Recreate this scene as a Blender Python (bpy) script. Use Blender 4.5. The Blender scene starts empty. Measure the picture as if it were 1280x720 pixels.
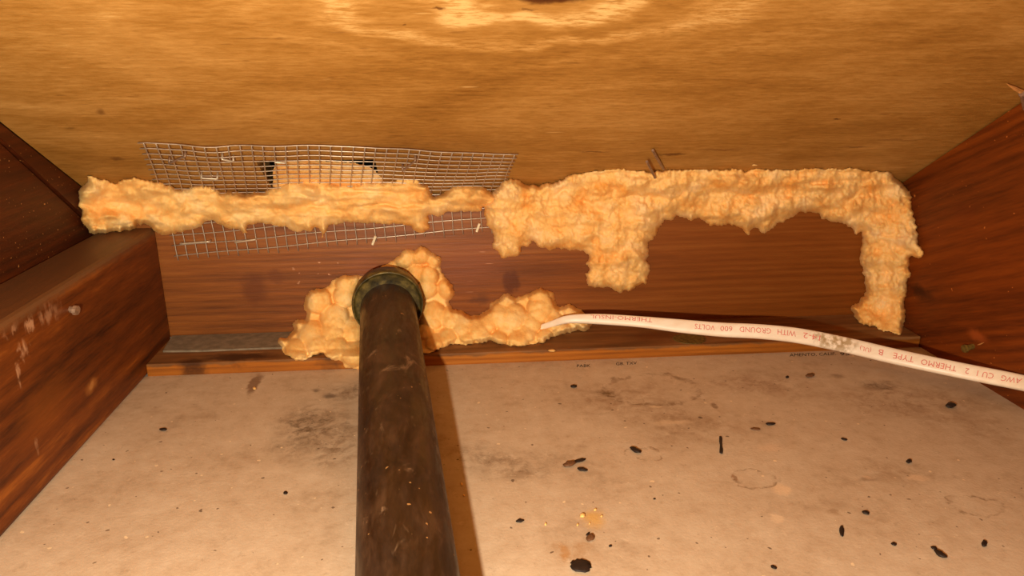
import bpy, bmesh, math, random
import numpy as np
from mathutils import Vector, Matrix

random.seed(7)
rng = np.random.default_rng(11)
SC = bpy.context.scene
COL = SC.collection

# ------------------------------------------------------------------ camera
F_PX = 924.0
CAM = np.array([0.0, 0.0, 0.18])
PITCH, YAW, ROLL = (math.radians(a) for a in (17.545, 5.66, 0.096))
FW = np.array([math.sin(YAW) * math.cos(PITCH), math.cos(YAW) * math.cos(PITCH), -math.sin(PITCH)])
_r = np.cross(FW, [0, 0, 1.0]); _r /= np.linalg.norm(_r)
_u = np.cross(_r, FW)
RT = _r * math.cos(ROLL) + _u * math.sin(ROLL)
UP = _u * math.cos(ROLL) - _r * math.sin(ROLL)
cam_d = bpy.data.cameras.new('camera')
cam_d.sensor_width = 36.0
cam_d.lens = 36.0 * F_PX / 1280.0
cam_d.clip_start = 0.005
cam_d.clip_end = 20
cam = bpy.data.objects.new('camera', cam_d)
COL.objects.link(cam)
cam.matrix_world = Matrix(((RT[0], UP[0], -FW[0], CAM[0]), (RT[1], UP[1], -FW[1], CAM[1]),
                           (RT[2], UP[2], -FW[2], CAM[2]), (0, 0, 0, 1)))
SC.camera = cam

# ------------------------------------------------------------------ light
world = bpy.data.worlds.new('attic_dark')
SC.world = world
world.use_nodes = True
world.node_tree.nodes['Background'].inputs[0].default_value = (1.0, 0.72, 0.45, 1)
world.node_tree.nodes['Background'].inputs[1].default_value = 0.05

fl = bpy.data.lights.new('phone_flash', 'POINT')
fl.energy = 3.0
fl.color = (1.0, 0.885, 0.70)
fl.shadow_soft_size = 0.004
flo = bpy.data.objects.new('phone_flash', fl)
COL.objects.link(flo)
flo.location = Vector(CAM - RT * 0.041 - UP * 0.040 + FW * 0.0)

vs = SC.view_settings
vs.view_transform = 'Standard'
vs.look = 'None'
vs.exposure = 1.1
vs.gamma = 1.0
vs.use_curve_mapping = False

# ------------------------------------------------------------------ geometry of the place (metres)
XL, XJ = -0.204, -0.173          # left rafter face, ceiling joist face
XR0, XR1 = 0.3065, 0.2985        # right rafter face at the drywall / at z = 0.15
YB = 0.460                       # face of the blocking board
YP, ZP = 0.4157, 0.0075          # front edge and top of the wall plate
ZT = 0.0975                      # where the sheathing meets the blocking
ZJ = 0.079                       # top of the ceiling joist
SL = math.tan(math.radians(31.7))


def ray(px, py):
    px = np.asarray(px, float); py = np.asarray(py, float)
    return FW + RT * ((px - 640) / F_PX)[..., None] + UP * ((360 - py) / F_PX)[..., None]


def hit(px, py, n, d):
    r = ray(px, py); n = np.array(n, float)
    t = (d - n @ CAM) / (r @ n)
    return CAM + r * t[..., None]


def on_floor(px, py): return hit(px, py, (0, 0, 1), 0.0)
def on_plate(px, py): return hit(px, py, (0, 0, 1), ZP)
def on_block(px, py): return hit(px, py, (0, 1, 0), YB)
def on_roof(px, py): return hit(px, py, (0, SL, 1), ZT + SL * YB)
def at_depth(px, py, y):
    return hit(px, py, (0, 1, 0), y)


KR = (XR1 - XR0) / 0.15
def on_right(px, py): return hit(px, py, (1, 0, -KR), XR0)
def on_left(px, py): return hit(px, py, (1, 0, 0), XL)
def on_joist(px, py): return hit(px, py, (1, 0, 0), XJ)


def base_t(px, py):
    """distance along each pixel ray to the first surface of the bay"""
    r = ray(px, py)
    out = np.full(r.shape[:-1], 9.0)

    def add(n, d, ok=None):
        n = np.array(n, float)
        with np.errstate(divide='ignore', invalid='ignore'):
            t = (d - n @ CAM) / (r @ n)
        good = t > 0
        if ok is not None:
            good &= ok(CAM + r * t[..., None])
        out[good] = np.minimum(out[good], t[good])
    add((0, SL, 1), ZT + SL * YB)
    add((0, 1, 0), YB)
    add((1, 0, -KR), XR0)
    add((1, 0, 0), XL)
    add((0, 0, 1), 0.0)
    add((0, 0, 1), ZP, lambda p: p[..., 1] > YP)
    add((0, 1, 0), YP, lambda p: p[..., 2] < ZP)
    add((0, 0, 1), ZJ, lambda p: p[..., 0] < XJ)
    add((1, 0, 0), XJ, lambda p: p[..., 2] < ZJ)
    return out, r


# ------------------------------------------------------------------ noise in numpy
def _hash(ix, iy, s):
    h = (ix * 374761393 + iy * 668265263 + s * 974711) & 0x7fffffff
    h = ((h ^ (h >> 13)) * 1274126177) & 0x7fffffff
    h = h ^ (h >> 16)
    return (h & 0xffff) / 65535.0


def vnoise(x, y, s=0):
    ix = np.floor(x).astype(np.int64); iy = np.floor(y).astype(np.int64)
    fx = x - ix; fy = y - iy
    ux = fx * fx * fx * (fx * (fx * 6 - 15) + 10); uy = fy * fy * fy * (fy * (fy * 6 - 15) + 10)
    a = _hash(ix, iy, s); b = _hash(ix + 1, iy, s); c = _hash(ix, iy + 1, s); d = _hash(ix + 1, iy + 1, s)
    return (a * (1 - ux) + b * ux) * (1 - uy) + (c * (1 - ux) + d * ux) * uy


def fbm(x, y, s=0, o=4):
    v = 0; a = 0.5
    for i in range(o):
        v = v + a * vnoise(x * 2 ** i, y * 2 ** i, s + i * 17)
        a *= 0.5
    return v


def worley(x, y, s=0):
    ix = np.floor(x).astype(np.int64); iy = np.floor(y).astype(np.int64)
    f1 = np.full(x.shape, 9.0); f2 = np.full(x.shape, 9.0); cid = np.zeros(x.shape)
    for dx in (-1, 0, 1):
        for dy in (-1, 0, 1):
            jx = ix + dx; jy = iy + dy
            px = jx + 0.1 + 0.8 * _hash(jx, jy, s); py = jy + 0.1 + 0.8 * _hash(jx, jy, s + 5)
            d = np.hypot(x - px, y - py)
            nw = d < f1
            f2 = np.where(nw, f1, np.minimum(f2, d))
            cid = np.where(nw, _hash(jx, jy, s + 9), cid)
            f1 = np.where(nw, d, f1)
    return f1, f2, cid


# ------------------------------------------------------------------ materials
def srgb(r, g, b):
    def c(v):
        v /= 255.0
        return v / 12.92 if v <= 0.04045 else ((v + 0.055) / 1.055) ** 2.4
    return (c(r), c(g), c(b), 1.0)


class G:
    """small node-graph helper"""
    def __init__(self, name, rough=0.6, spec=0.3):
        self.m = bpy.data.materials.new(name)
        self.m.use_nodes = True
        self.t = self.m.node_tree
        self.b = self.t.nodes['Principled BSDF']
        self.b.inputs['Roughness'].default_value = rough
        self.b.inputs['Specular IOR Level'].default_value = spec
        self.co = self.t.nodes.new('ShaderNodeTexCoord').outputs['Object']

    def n(self, typ, **kw):
        nd = self.t.nodes.new(typ)
        for k, v in kw.items():
            setattr(nd, k, v)
        return nd

    def set(self, sock, v):
        if isinstance(v, bpy.types.NodeSocket):
            self.t.links.new(v, sock)
        else:
            sock.default_value = v

    def map(self, scale=(1, 1, 1), loc=(0, 0, 0), rot=(0, 0, 0), co=None):
        nd = self.n('ShaderNodeMapping')
        self.set(nd.inputs['Vector'], co or self.co)
        nd.inputs['Location'].default_value = loc
        nd.inputs['Rotation'].default_value = rot
        nd.inputs['Scale'].default_value = scale
        return nd.outputs[0]

    def noise(self, co, scale=5, detail=3, rough=0.55, dist=0.0, color=False):
        nd = self.n('ShaderNodeTexNoise')
        self.set(nd.inputs['Vector'], co)
        nd.inputs['Scale'].default_value = scale
        nd.inputs['Detail'].default_value = detail
        nd.inputs['Roughness'].default_value = rough
        nd.inputs['Distortion'].default_value = dist
        return nd.outputs['Color' if color else 'Fac']

    def wave(self, co, scale=5, dist=2, detail=2, dscale=1.0, direction='Z'):
        nd = self.n('ShaderNodeTexWave', wave_type='BANDS', bands_direction=direction)
        self.set(nd.inputs['Vector'], co)
        nd.inputs['Scale'].default_value = scale
        nd.inputs['Distortion'].default_value = dist
        nd.inputs['Detail'].default_value = detail
        nd.inputs['Detail Scale'].default_value = dscale
        return nd.outputs['Fac']

    def ramp(self, fac, stops):
        nd = self.n('ShaderNodeValToRGB')
        el = nd.color_ramp.elements
        while len(el) < len(stops):
            el.new(0.5)
        for e, (p, c) in zip(el, stops):
            e.position = p
            e.color = c if len(c) == 4 else (*c, 1)
        self.set(nd.inputs[0], fac)
        return nd.outputs[0]

    def math(self, op, a, b=0.0, clamp=False):
        nd = self.n('ShaderNodeMath', operation=op, use_clamp=clamp)
        self.set(nd.inputs[0], a); self.set(nd.inputs[1], b)
        return nd.outputs[0]

    def vmath(self, op, a, b):
        nd = self.n('ShaderNodeVectorMath', operation=op)
        self.set(nd.inputs[0], a); self.set(nd.inputs[1], b)
        return nd.outputs['Value'] if op in ('LENGTH', 'DISTANCE') else nd.outputs[0]

    def range(self, v, a, b, c=0.0, d=1.0, smooth=True):
        nd = self.n('ShaderNodeMapRange', interpolation_type='SMOOTHSTEP' if smooth else 'LINEAR')
        self.set(nd.inputs[0], v)
        for i, x in enumerate((a, b, c, d)):
            nd.inputs[i + 1].default_value = x
        return nd.outputs[0]

    def mix(self, fac, a, b, mode='MIX'):
        nd = self.n('ShaderNodeMix', data_type='RGBA', blend_type=mode)
        self.set(nd.inputs[0], fac)
        self.set(nd.inputs[6], a); self.set(nd.inputs[7], b)
        return nd.outputs[2]

    def color(self, c): self.set(self.b.inputs['Base Color'], c)
    def rough(self, c): self.set(self.b.inputs['Roughness'], c)

    def bump(self, h, strength=0.3, dist=0.001):
        nd = self.n('ShaderNodeBump')
        nd.inputs['Strength'].default_value = strength
        nd.inputs['Distance'].default_value = dist
        self.set(nd.inputs['Height'], h)
        self.t.links.new(nd.outputs[0], self.b.inputs['Normal'])

    def warp(self, amount, scale, co=None):
        """coordinates pushed about by a noise (amount in metres)"""
        nz = self.noise(self.co if co is None else co, scale, 3, 0.6, color=True)
        off = self.vmath('SUBTRACT', nz, (0.5, 0.5, 0.5))
        sc = self.n('ShaderNodeVectorMath', operation='SCALE')
        self.set(sc.inputs[0], off); sc.inputs['Scale'].default_value = amount
        return self.vmath('ADD', self.co if co is None else co, sc.outputs[0])

    def spot(self, co, centre, rad, soft=0.5):
        """1 inside an ellipsoid, 0 outside"""
        d = self.vmath('SUBTRACT', co, tuple(centre))
        d = self.vmath('DIVIDE', d, tuple(rad))
        l = self.vmath('LENGTH', d, (0, 0, 0))
        return self.range(l, 1.0 - soft, 1.0, 1.0, 0.0)


def plane_spot(fn, px, py, rx, ry):
    """centre and radii (metres) of a blotch on a surface"""
    c = fn(np.array(px), np.array(py))
    a = np.abs(fn(np.array(px + rx), np.array(py)) - c)
    b = np.abs(fn(np.array(px), np.array(py + ry)) - c)
    r = np.maximum(np.maximum(a, b), 0.0005)
    return c, r


def wood(name, grain, cols, ring=0.004, stretch=0.06, seed=0.0, rough=0.55, spec=0.3, contrast=0.5, across='Z', bumps=0.25):
    """sawn lumber, grain = axis index of the fibres"""
    g = G(name, rough, spec)
    sc = [1.0, 1.0, 1.0]; sc[grain] = stretch
    co = g.map(tuple(sc), (seed, seed * 1.7, seed * 0.6))
    wv = g.wave(co, 0.314 / ring, 16.0, 3.0, 16.0 * ring / 0.314, across)
    wv = g.math('MULTIPLY', wv, g.range(g.noise(co, 45, 2), 0.35, 0.65))
    fine = g.noise(co, 900, 3, 0.6)
    mid = g.noise(co, 210, 3, 0.6)
    broad = g.noise(co, 32, 3, 0.5)
    f = g.math('ADD', g.math('MULTIPLY', wv, contrast * 0.34), g.math('MULTIPLY', broad, 0.62))
    f = g.math('ADD', f, g.math('MULTIPLY', g.math('SUBTRACT', mid, 0.5), 0.55))
    f = g.math('ADD', f, g.math('MULTIPLY', g.math('SUBTRACT', fine, 0.5), 0.40), True)
    c = g.ramp(f, [(0.08, cols[0]), (0.45, cols[1]), (0.85, cols[2])])
    g.bump(g.math('ADD', fine, mid), bumps, 0.0005)
    return g, c, co


def sheen(g):
    pass


# -- roof sheathing plywood
def mat_roof():
    g = G('plywood_sheathing', 0.5, 0.28)
    k, _ = plane_spot(on_roof, 690, -6, 10, 10)
    fine = g.noise(g.map((0.22, 1, 1)), 620, 4, 0.68)
    fine2 = g.noise(g.map((0.07, 1, 1)), 330, 4, 0.7)
    broad = g.noise(g.map((0.45, 1, 1), (1.3, 0.2, 0)), 15, 3, 0.5, 1.5)
    # annual rings of the peeled veneer, stretched along the grain around the knot
    wco = g.warp(0.040, 16)
    d = g.vmath('SUBTRACT', wco, tuple(k))
    d = g.vmath('MULTIPLY', d, (0.42, 1.05, 1.05))
    r = g.vmath('LENGTH', d, (0, 0, 0))
    rw = g.math('ADD', r, g.math('MULTIPLY', g.noise(g.map((0.6, 1, 1)), 46, 3), 0.018))
    rings = g.math('SINE', g.math('MULTIPLY', rw, 330.0))
    rings = g.math('ADD', g.math('MULTIPLY', rings, 0.5), 0.5)
    rings = g.math('MULTIPLY', g.math('POWER', rings, 1.6), g.range(fine, 0.3, 0.6, 0.4, 1.0))
    near = g.range(r, 0.012, 0.062, 1.0, 0.10)
    v = g.math('ADD', g.math('MULTIPLY', fine, 0.34), g.math('MULTIPLY', fine2, 0.22))
    v = g.math('ADD', v, g.math('MULTIPLY', broad, 0.46))
    v = g.math('ADD', v, g.math('MULTIPLY', g.math('MULTIPLY', rings, near), 0.34))
    c = g.ramp(v, [(0.34, srgb(132, 85, 28)), (0.50, srgb(166, 116, 50)), (0.64, srgb(190, 140, 72)), (0.86, srgb(230, 188, 120))])
    # short dark pores and scuffs
    pores = g.range(g.noise(g.map((0.18, 1, 1), (3, 2, 1)), 330, 2, 0.5), 0.68, 0.76)
    c = g.mix(g.math('MULTIPLY', pores, 0.35), c, srgb(96, 52, 12))
    scuff = g.range(g.noise(g.map((0.12, 1, 1), (7, 1, 4)), 240, 2, 0.5), 0.73, 0.80)
    c = g.mix(g.math('MULTIPLY', scuff, 0.45), c, srgb(240, 200, 130))
    # knot and a few dark bruises
    for px, py, rx, ry, col, s, soft in [
            (690, -4, 66, 15, (78, 36, 10), 0.95, 0.55), (690, -6, 34, 9, (36, 16, 6), 0.9, 0.5),
            (548, 10, 12, 3, (92, 50, 14), 0.8, 0.6), (508, 30, 7, 2, (92, 50, 14), 0.7, 0.6),
            (145, 198, 12, 5, (92, 50, 16), 0.75, 0.7), (742, 190, 26, 2, (96, 50, 14), 0.7, 0.7),
            (840, 193, 24, 3, (96, 50, 14), 0.8, 0.8), (905, 187, 40, 3, (110, 60, 16), 0.6, 0.9),
            (1046, 149, 6, 2, (70, 26, 8), 0.9, 0.5), (1070, 184, 30, 2, (96, 50, 14), 0.6, 0.8),
            (126, 140, 6, 8, (96, 54, 18), 0.6, 0.8), (90, 160, 10, 4, (96, 54, 18), 0.5, 0.8),
            (660, 12, 16, 3, (70, 34, 10), 0.6, 0.7), (1120, 175, 60, 3, (110, 60, 16), 0.4, 0.9)]:
        cc, rr = plane_spot(on_roof, px, py, rx, ry)
        c = g.mix(g.math('MULTIPLY', g.spot(g.warp(0.006, 120), cc, rr, soft), s), c, srgb(*col))
    g.color(c)
    g.bump(g.math('ADD', fine, fine2), 0.22, 0.0006)
    return g.m


def mat_block():
    g, c, co = wood('blocking_lumber', 0, (srgb(80, 38, 8), srgb(138, 77, 26), srgb(176, 110, 48)), ring=0.0042, stretch=0.05, seed=2.0, rough=0.45, spec=0.35, contrast=0.55)
    # redder heartwood towards the right end
    sep = g.n('ShaderNodeSeparateXYZ'); g.set(sep.inputs[0], g.co)
    heart = g.range(sep.outputs[0], -0.08, 0.20)
    c = g.mix(g.math('MULTIPLY', heart, 0.8), c, g.mix(0.55, c, srgb(122, 58, 2)))
    w = g.warp(0.010, 90)
    for px, py, rx, ry, col, s, soft in [
            (640, 352, 15, 18, (84, 36, 10), 0.75, 0.45), (318, 362, 22, 26, (100, 48, 14), 0.7, 0.6),
            (345, 345, 14, 12, (104, 50, 16), 0.5, 0.7), (600, 375, 16, 10, (70, 34, 18), 0.5, 0.8),
            (455, 335, 30, 30, (150, 82, 48), 0.35, 0.9), (590, 330, 70, 45, (146, 82, 52), 0.45, 0.9)]:  # the pinkish patches put the flash sheen mid-board into the colour
        cc, rr = plane_spot(on_block, px, py, rx, ry)
        rr[1] = 0.02
        c = g.mix(g.math('MULTIPLY', g.spot(w, cc, rr, soft), s), c, srgb(*col))
    # pale scratches
    scr = g.range(g.noise(g.map((1, 1, 1.4), (3, 3, 8)), 240, 1, 0.4), 0.74, 0.78)
    cc, rr = plane_spot(on_block, 405, 342, 55, 28); rr[1] = 0.02
    c = g.mix(g.math('MULTIPLY', g.math('MULTIPLY', scr, g.spot(g.co, cc, rr, 0.6)), 0.75), c, srgb(226, 170, 130))
    fleck = g.range(g.noise(g.map((0.12, 1, 1), (9, 3, 8)), 520, 1, 0.4), 0.70, 0.76)
    cc, rr = plane_spot(on_block, 590, 330, 95, 60); rr[1] = 0.02
    c = g.mix(g.math('MULTIPLY', g.math('MULTIPLY', fleck, g.spot(g.co, cc, rr, 0.9)), 0.55), c, srgb(214, 150, 112))  # wood flecks in the middle, coloured for the sparkle of that sheen
    g.color(c)
    return g.m


def mat_rafter(name, seed, cols, dust=False, rot=0.0):
    g, c, co = wood(name, 1, cols, ring=0.0055, stretch=0.07, seed=seed, rough=0.5, spec=0.3, contrast=0.6)
    if dust:
        fl_ = g.range(g.noise(g.co, 700, 1, 0.4), 0.73, 0.78)
        c = g.mix(g.math('MULTIPLY', fl_, 0.75), c, srgb(240, 170, 90))
    g.color(c)
    return g.m


def mat_right():
    g = G('right_rafter_lumber', 0.5, 0.3)
    # grain lines run down the slope of the roof
    co0 = g.map((1, 1, 1), rot=(math.radians(24), 0, 0))
    mp = g.n('ShaderNodeMapping'); g.set(mp.inputs[0], co0)
    mp.inputs['Scale'].default_value = (1, 0.07, 1); mp.inputs['Location'].default_value = (1, 2, 3)
    co = mp.outputs[0]
    wv = g.wave(co, 44, 16.0, 3.0, 0.32, 'Z')
    wv = g.math('MULTIPLY', wv, g.range(g.noise(co, 40, 2), 0.3, 0.65))
    mid = g.noise(co, 190, 3, 0.6)
    fine = g.noise(co, 700, 3, 0.6)
    broad = g.noise(co, 30, 3, 0.5)
    f = g.math('ADD', g.math('MULTIPLY', wv, 0.20), g.math('MULTIPLY', broad, 0.55))
    f = g.math('ADD', f, g.math('MULTIPLY', g.math('SUBTRACT', mid, 0.5), 0.5))
    f = g.math('ADD', f, g.math('MULTIPLY', g.math('SUBTRACT', fine, 0.5), 0.42), True)
    c = g.ramp(f, [(0.10, srgb(74, 28, 3)), (0.45, srgb(124, 56, 10)), (0.85, srgb(158, 80, 20))])
    fl_ = g.range(g.noise(g.co, 420, 1, 0.4), 0.76, 0.79)
    c = g.mix(g.math('MULTIPLY', fl_, 0.6), c, srgb(220, 130, 60))
    w = g.warp(0.006, 120)
    for px, py, rx, ry, col, s in [(1222, 420, 20, 10, (172, 84, 34), 0.6), (1150, 365, 25, 2, (50, 16, 4), 0.8), (1205, 265, 20, 18, (110, 44, 10), 0.4)]:
        cc, rr = plane_spot(on_right, px, py, rx, ry); rr[0] = 0.02
        c = g.mix(g.math('MULTIPLY', g.spot(w, cc, rr, 0.8), s), c, srgb(*col))
    g.color(c)
    g.bump(g.math('ADD', fine, mid), 0.3, 0.0005)
    return g.m


def mat_joist():
    g, c, co = wood('joist_lumber', 1, (srgb(54, 20, 3), srgb(116, 57, 13), srgb(180, 104, 34)), ring=0.013, stretch=0.10, seed=5.0, rough=0.5, spec=0.3, contrast=0.75)
    w = g.warp(0.010, 60)
    # weathered grey dirt on the top arris, dried plaster runs, knots
    for px, py, rx, ry, col, s, soft in [(114, 483, 10, 13, (160, 100, 44), 0.8, 0.6), (114, 483, 5, 7, (190, 132, 70), 0.7, 0.6),
                                         (102, 520, 14, 16, (120, 60, 18), 0.6, 0.6), (60, 505, 50, 30, (150, 82, 20), 0.4, 0.9)]:
        cc, rr = plane_spot(on_joist, px, py, rx, ry); rr[0] = 0.02
        c = g.mix(g.math('MULTIPLY', g.spot(w, cc, rr, soft), s), c, srgb(*col))
    w2 = g.warp(0.012, 220)
    for px, py, rx, ry, s in [(30, 432, 7, 26, 0.75), (24, 470, 6, 22, 0.7), (46, 560, 4, 18, 0.4), (38, 405, 16, 9, 0.7), (14, 412, 16, 8, 0.5), (60, 393, 24, 5, 0.4)]:
        cc, rr = plane_spot(on_joist, px, py, rx, ry); rr[0] = 0.02
        streak = g.range(g.noise(g.map((1, 1, 0.35)), 260, 2, 0.5), 0.42, 0.6)
        c = g.mix(g.math('MULTIPLY', g.math('MULTIPLY', g.spot(w2, cc, rr, 0.8), streak), s), c, srgb(206, 158, 118))
    sep = g.n('ShaderNodeSeparateXYZ'); g.set(sep.inputs[0], g.warp(0.008, 150))
    top = g.range(sep.outputs[2], ZJ - 0.006, ZJ - 0.001)
    c = g.mix(g.math('MULTIPLY', top, 0.8), c, srgb(112, 78, 48))
    g.color(c)
    return g.m


def mat_plate():
    g, c, co = wood('plate_lumber', 0, (srgb(100, 50, 8), srgb(164, 94, 24), srgb(196, 124, 44)), ring=0.004, stretch=0.05, seed=8.0, rough=0.6, spec=0.25, contrast=0.5)
    sep = g.n('ShaderNodeSeparateXYZ'); g.set(sep.inputs[0], g.warp(0.006, 60))
    top = g.range(sep.outputs[2], ZP - 0.0022, ZP - 0.0004)
    grey = g.ramp(g.noise(g.map((0.12, 1, 1)), 180, 3), [(0.3, srgb(92, 62, 34)), (0.5, srgb(126, 84, 46)), (0.7, srgb(150, 108, 66))])
    c = g.mix(g.math('MULTIPLY', top, 0.85), c, grey)
    w = g.warp(0.012, 90)
    for px, py, rx, ry, col, s in [(300, 446, 70, 6, (54, 26, 8), 0.85), (240, 452, 24, 5, (58, 28, 8), 0.8), (410, 452, 22, 8, (60, 38, 22), 0.8),
                                   (820, 420, 40, 9, (110, 58, 18), 0.6), (980, 422, 60, 8, (150, 84, 20), 0.5), (560, 448, 12, 5, (80, 60, 40), 0.5), (640, 446, 8, 6, (80, 60, 40), 0.5)]:
        cc, rr = plane_spot(on_plate, px, py, rx, ry); rr[2] = 0.02
        c = g.mix(g.math('MULTIPLY', g.spot(w, cc, rr, 0.7), s), c, srgb(*col))
    g.color(c)
    return g.m


def mat_drywall():
    g = G('drywall_back_paper', 0.75, 0.15)
    a = g.noise(g.co, 26, 4, 0.6)
    b = g.noise(g.co, 140, 4, 0.65)
    f = g.math('ADD', g.math('MULTIPLY', a, 0.55), g.math('MULTIPLY', b, 0.45))
    c = g.ramp(f, [(0.28, srgb(168, 140, 110)), (0.46, srgb(196, 170, 140)), (0.66, srgb(210, 187, 158))])
    w = g.warp(0.022, 55)
    mot = g.range(g.noise(g.co, 95, 4, 0.7, 0.8), 0.40, 0.62)
    fine_sp = g.range(g.noise(g.co, 620, 2, 0.6), 0.62, 0.74)
    grit = g.range(g.noise(g.co, 210, 5, 0.75), 0.50, 0.60)
    # broad dirty areas
    for px, py, rx, ry, col, s in [
            (400, 538, 78, 62, (100, 76, 50), 0.62), (378, 528, 40, 40, (84, 62, 38), 0.55), (425, 560, 50, 40, (120, 90, 58), 0.5),
            (440, 490, 70, 22, (110, 84, 58), 0.55), (640, 580, 90, 34, (106, 78, 48), 0.50), (600, 570, 60, 30, (112, 84, 54), 0.45),
            (770, 500, 110, 40, (140, 104, 68), 0.55), (760, 492, 22, 9, (104, 78, 48), 0.6), (860, 530, 110, 50, (142, 108, 72), 0.5), (1130, 500, 160, 46, (140, 106, 74), 0.55), (1100, 482, 40, 10, (108, 82, 56), 0.6),
            (1130, 590, 90, 30, (138, 104, 68), 0.45), (950, 480, 120, 24, (140, 104, 74), 0.5), (1220, 540, 80, 50, (150, 116, 80), 0.4), (720, 690, 60, 30, (160, 112, 58), 0.4)]:
        cc, rr = plane_spot(on_floor, px, py, rx, ry); rr[2] = 0.02
        s = min(1.0, s * 1.35)
        m_ = g.math('MULTIPLY', g.spot(w, cc, rr, 1.0), g.math('ADD', g.math('ADD', g.math('MULTIPLY', mot, 0.5), g.math('MULTIPLY', grit, 0.35)), 0.2))
        c = g.mix(g.math('MULTIPLY', m_, s), c, srgb(*col))
    # small sharp marks
    w2 = g.warp(0.006, 160)
    for px, py, rx, ry, col, s, soft in [
            (318, 480, 6, 17, (122, 86, 56), 0.75, 0.5), (412, 495, 14, 4, (84, 68, 54), 0.7, 0.8), (395, 488, 8, 3, (84, 68, 54), 0.6, 0.8),
            (742, 648, 20, 16, (214, 166, 84), 0.75, 0.8), (705, 690, 8, 16, (176, 122, 60), 0.6, 0.7),
            (978, 612, 14, 9, (226, 194, 156), 0.8, 0.6), (970, 648, 9, 8, (226, 196, 160), 0.7, 0.6), (962, 560, 26, 9, (216, 184, 150), 0.6, 0.8),
            (1148, 598, 18, 5, (220, 188, 152), 0.7, 0.7), (1085, 600, 20, 4, (110, 84, 56), 0.5, 0.9), (1085, 598, 8, 4, (214, 180, 146), 0.6, 0.7),
            (840, 528, 34, 4, (222, 190, 152), 0.5, 0.8), (820, 508, 10, 3, (226, 196, 156), 0.6, 0.7), (1045, 470, 14, 4, (106, 80, 56), 0.5, 0.9),
            (1040, 640, 12, 5, (150, 116, 80), 0.5, 0.8), (893, 507, 6, 5, (124, 92, 62), 0.7, 0.5), (917, 597, 4, 5, (140, 100, 64), 0.7, 0.5)]:
        cc, rr = plane_spot(on_floor, px, py, rx, ry); rr[2] = 0.02
        c = g.mix(g.math('MULTIPLY', g.spot(w2, cc, rr, soft), s), c, srgb(*col))
    # dried water rings
    w3 = g.warp(0.014, 90)
    for px, py, rx, ry in [(942, 598, 30, 13), (805, 568, 24, 7), (1220, 632, 36, 14), (815, 486, 60, 22)]:
        cc, rr = plane_spot(on_floor, px, py, rx, ry); rr[2] = 0.02
        d = g.vmath('DIVIDE', g.vmath('SUBTRACT', w3, tuple(cc)), tuple(rr))
        l = g.vmath('LENGTH', d, (0, 0, 0))
        ring = g.math('MULTIPLY', g.range(l, 0.80, 0.97), g.range(l, 0.98, 1.06, 1, 0))
        c = g.mix(g.math('MULTIPLY', g.math('MULTIPLY', ring, 0.6), mot), c, srgb(112, 80, 44))
    c = g.mix(g.math('MULTIPLY', g.range(g.noise(g.map((1, 1, 1), (2, 7, 0)), 170, 5, 0.8), 0.57, 0.66), 0.20), c, srgb(124, 92, 62))
    c = g.mix(g.math('MULTIPLY', g.range(g.noise(g.map((1, 1, 1), (6, 3, 0)), 120, 5, 0.8), 0.58, 0.68), 0.35), c, srgb(228, 204, 172))
    dark = g.range(g.noise(g.co, 300, 1, 0.4), 0.745, 0.775)
    c = g.mix(g.math('MULTIPLY', dark, 0.7), c, srgb(70, 44, 24))
    pale = g.range(g.noise(g.map((1, 1, 1), (4, 4, 0)), 260, 1, 0.4), 0.76, 0.79)
    c = g.mix(g.math('MULTIPLY', pale, 0.7), c, srgb(244, 214, 168))
    c = g.mix(g.math('MULTIPLY', fine_sp, 0.16), c, srgb(110, 82, 52))
    g.color(c)
    g.bump(g.math('ADD', b, g.noise(g.co, 700, 2)), 0.18, 0.0006)
    return g.m


def mat_foam(name, tint=0.0, rough_scale=420):
    g = G(name, 0.55, 0.25)
    n1 = g.noise(g.co, 55, 3, 0.55)
    n2 = g.noise(g.co, rough_scale, 3, 0.65)
    v = g.math('ADD', g.math('MULTIPLY', n1, 0.75), g.math('MULTIPLY', n2, 0.25))
    a = srgb(244, 172 - 4 * tint, 84 - 8 * tint); b = srgb(252, 200, 120); c_ = srgb(254, 216 - 4 * tint, 150)
    c = g.ramp(v, [(0.32, a), (0.50, b), (0.68, c_)])
    pit = g.range(g.noise(g.co, 620, 2, 0.5), 0.70, 0.78)
    c = g.mix(g.math('MULTIPLY', pit, 0.4), c, srgb(214, 122, 44))
    g.color(c)
    g.b.inputs['Subsurface Weight'].default_value = 0.15
    g.b.inputs['Subsurface Radius'].default_value = (1.0, 0.5, 0.22)
    g.b.inputs['Subsurface Scale'].default_value = 0.003
    g.bump(g.math('ADD', n2, g.noise(g.co, 1100, 2)), 0.35, 0.0008)
    return g.m


def mat_pipe():
    g = G('corroded_black_iron', 0.42, 0.5)
    a = g.noise(g.map((1, 0.5, 1)), 70, 4, 0.65, 0.5)
    b = g.noise(g.map((1, 0.25, 1)), 260, 3, 0.6)
    v = g.math('ADD', g.math('MULTIPLY', a, 0.65), g.math('MULTIPLY', b, 0.35))
    c = g.ramp(v, [(0.32, srgb(30, 17, 9)), (0.50, srgb(60, 38, 20)), (0.66, srgb(90, 62, 38))])
    smear = g.range(g.noise(g.map((1, 0.6, 1), (5, 5, 5), (0, 0, 0.6)), 55, 4, 0.7, 1.6), 0.60, 0.74)
    c = g.mix(g.math('MULTIPLY', smear, 0.75), c, srgb(150, 120, 90))
    fleck = g.range(g.noise(g.co, 380, 1, 0.4), 0.76, 0.79)
    c = g.mix(g.math('MULTIPLY', fleck, 0.8), c, srgb(200, 150, 90))
    g.color(c)
    g.rough(g.range(b, 0.3, 0.7, 0.34, 0.6))
    g.b.inputs['Metallic'].default_value = 0.25
    g.bump(b, 0.25, 0.0006)
    return g.m


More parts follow.
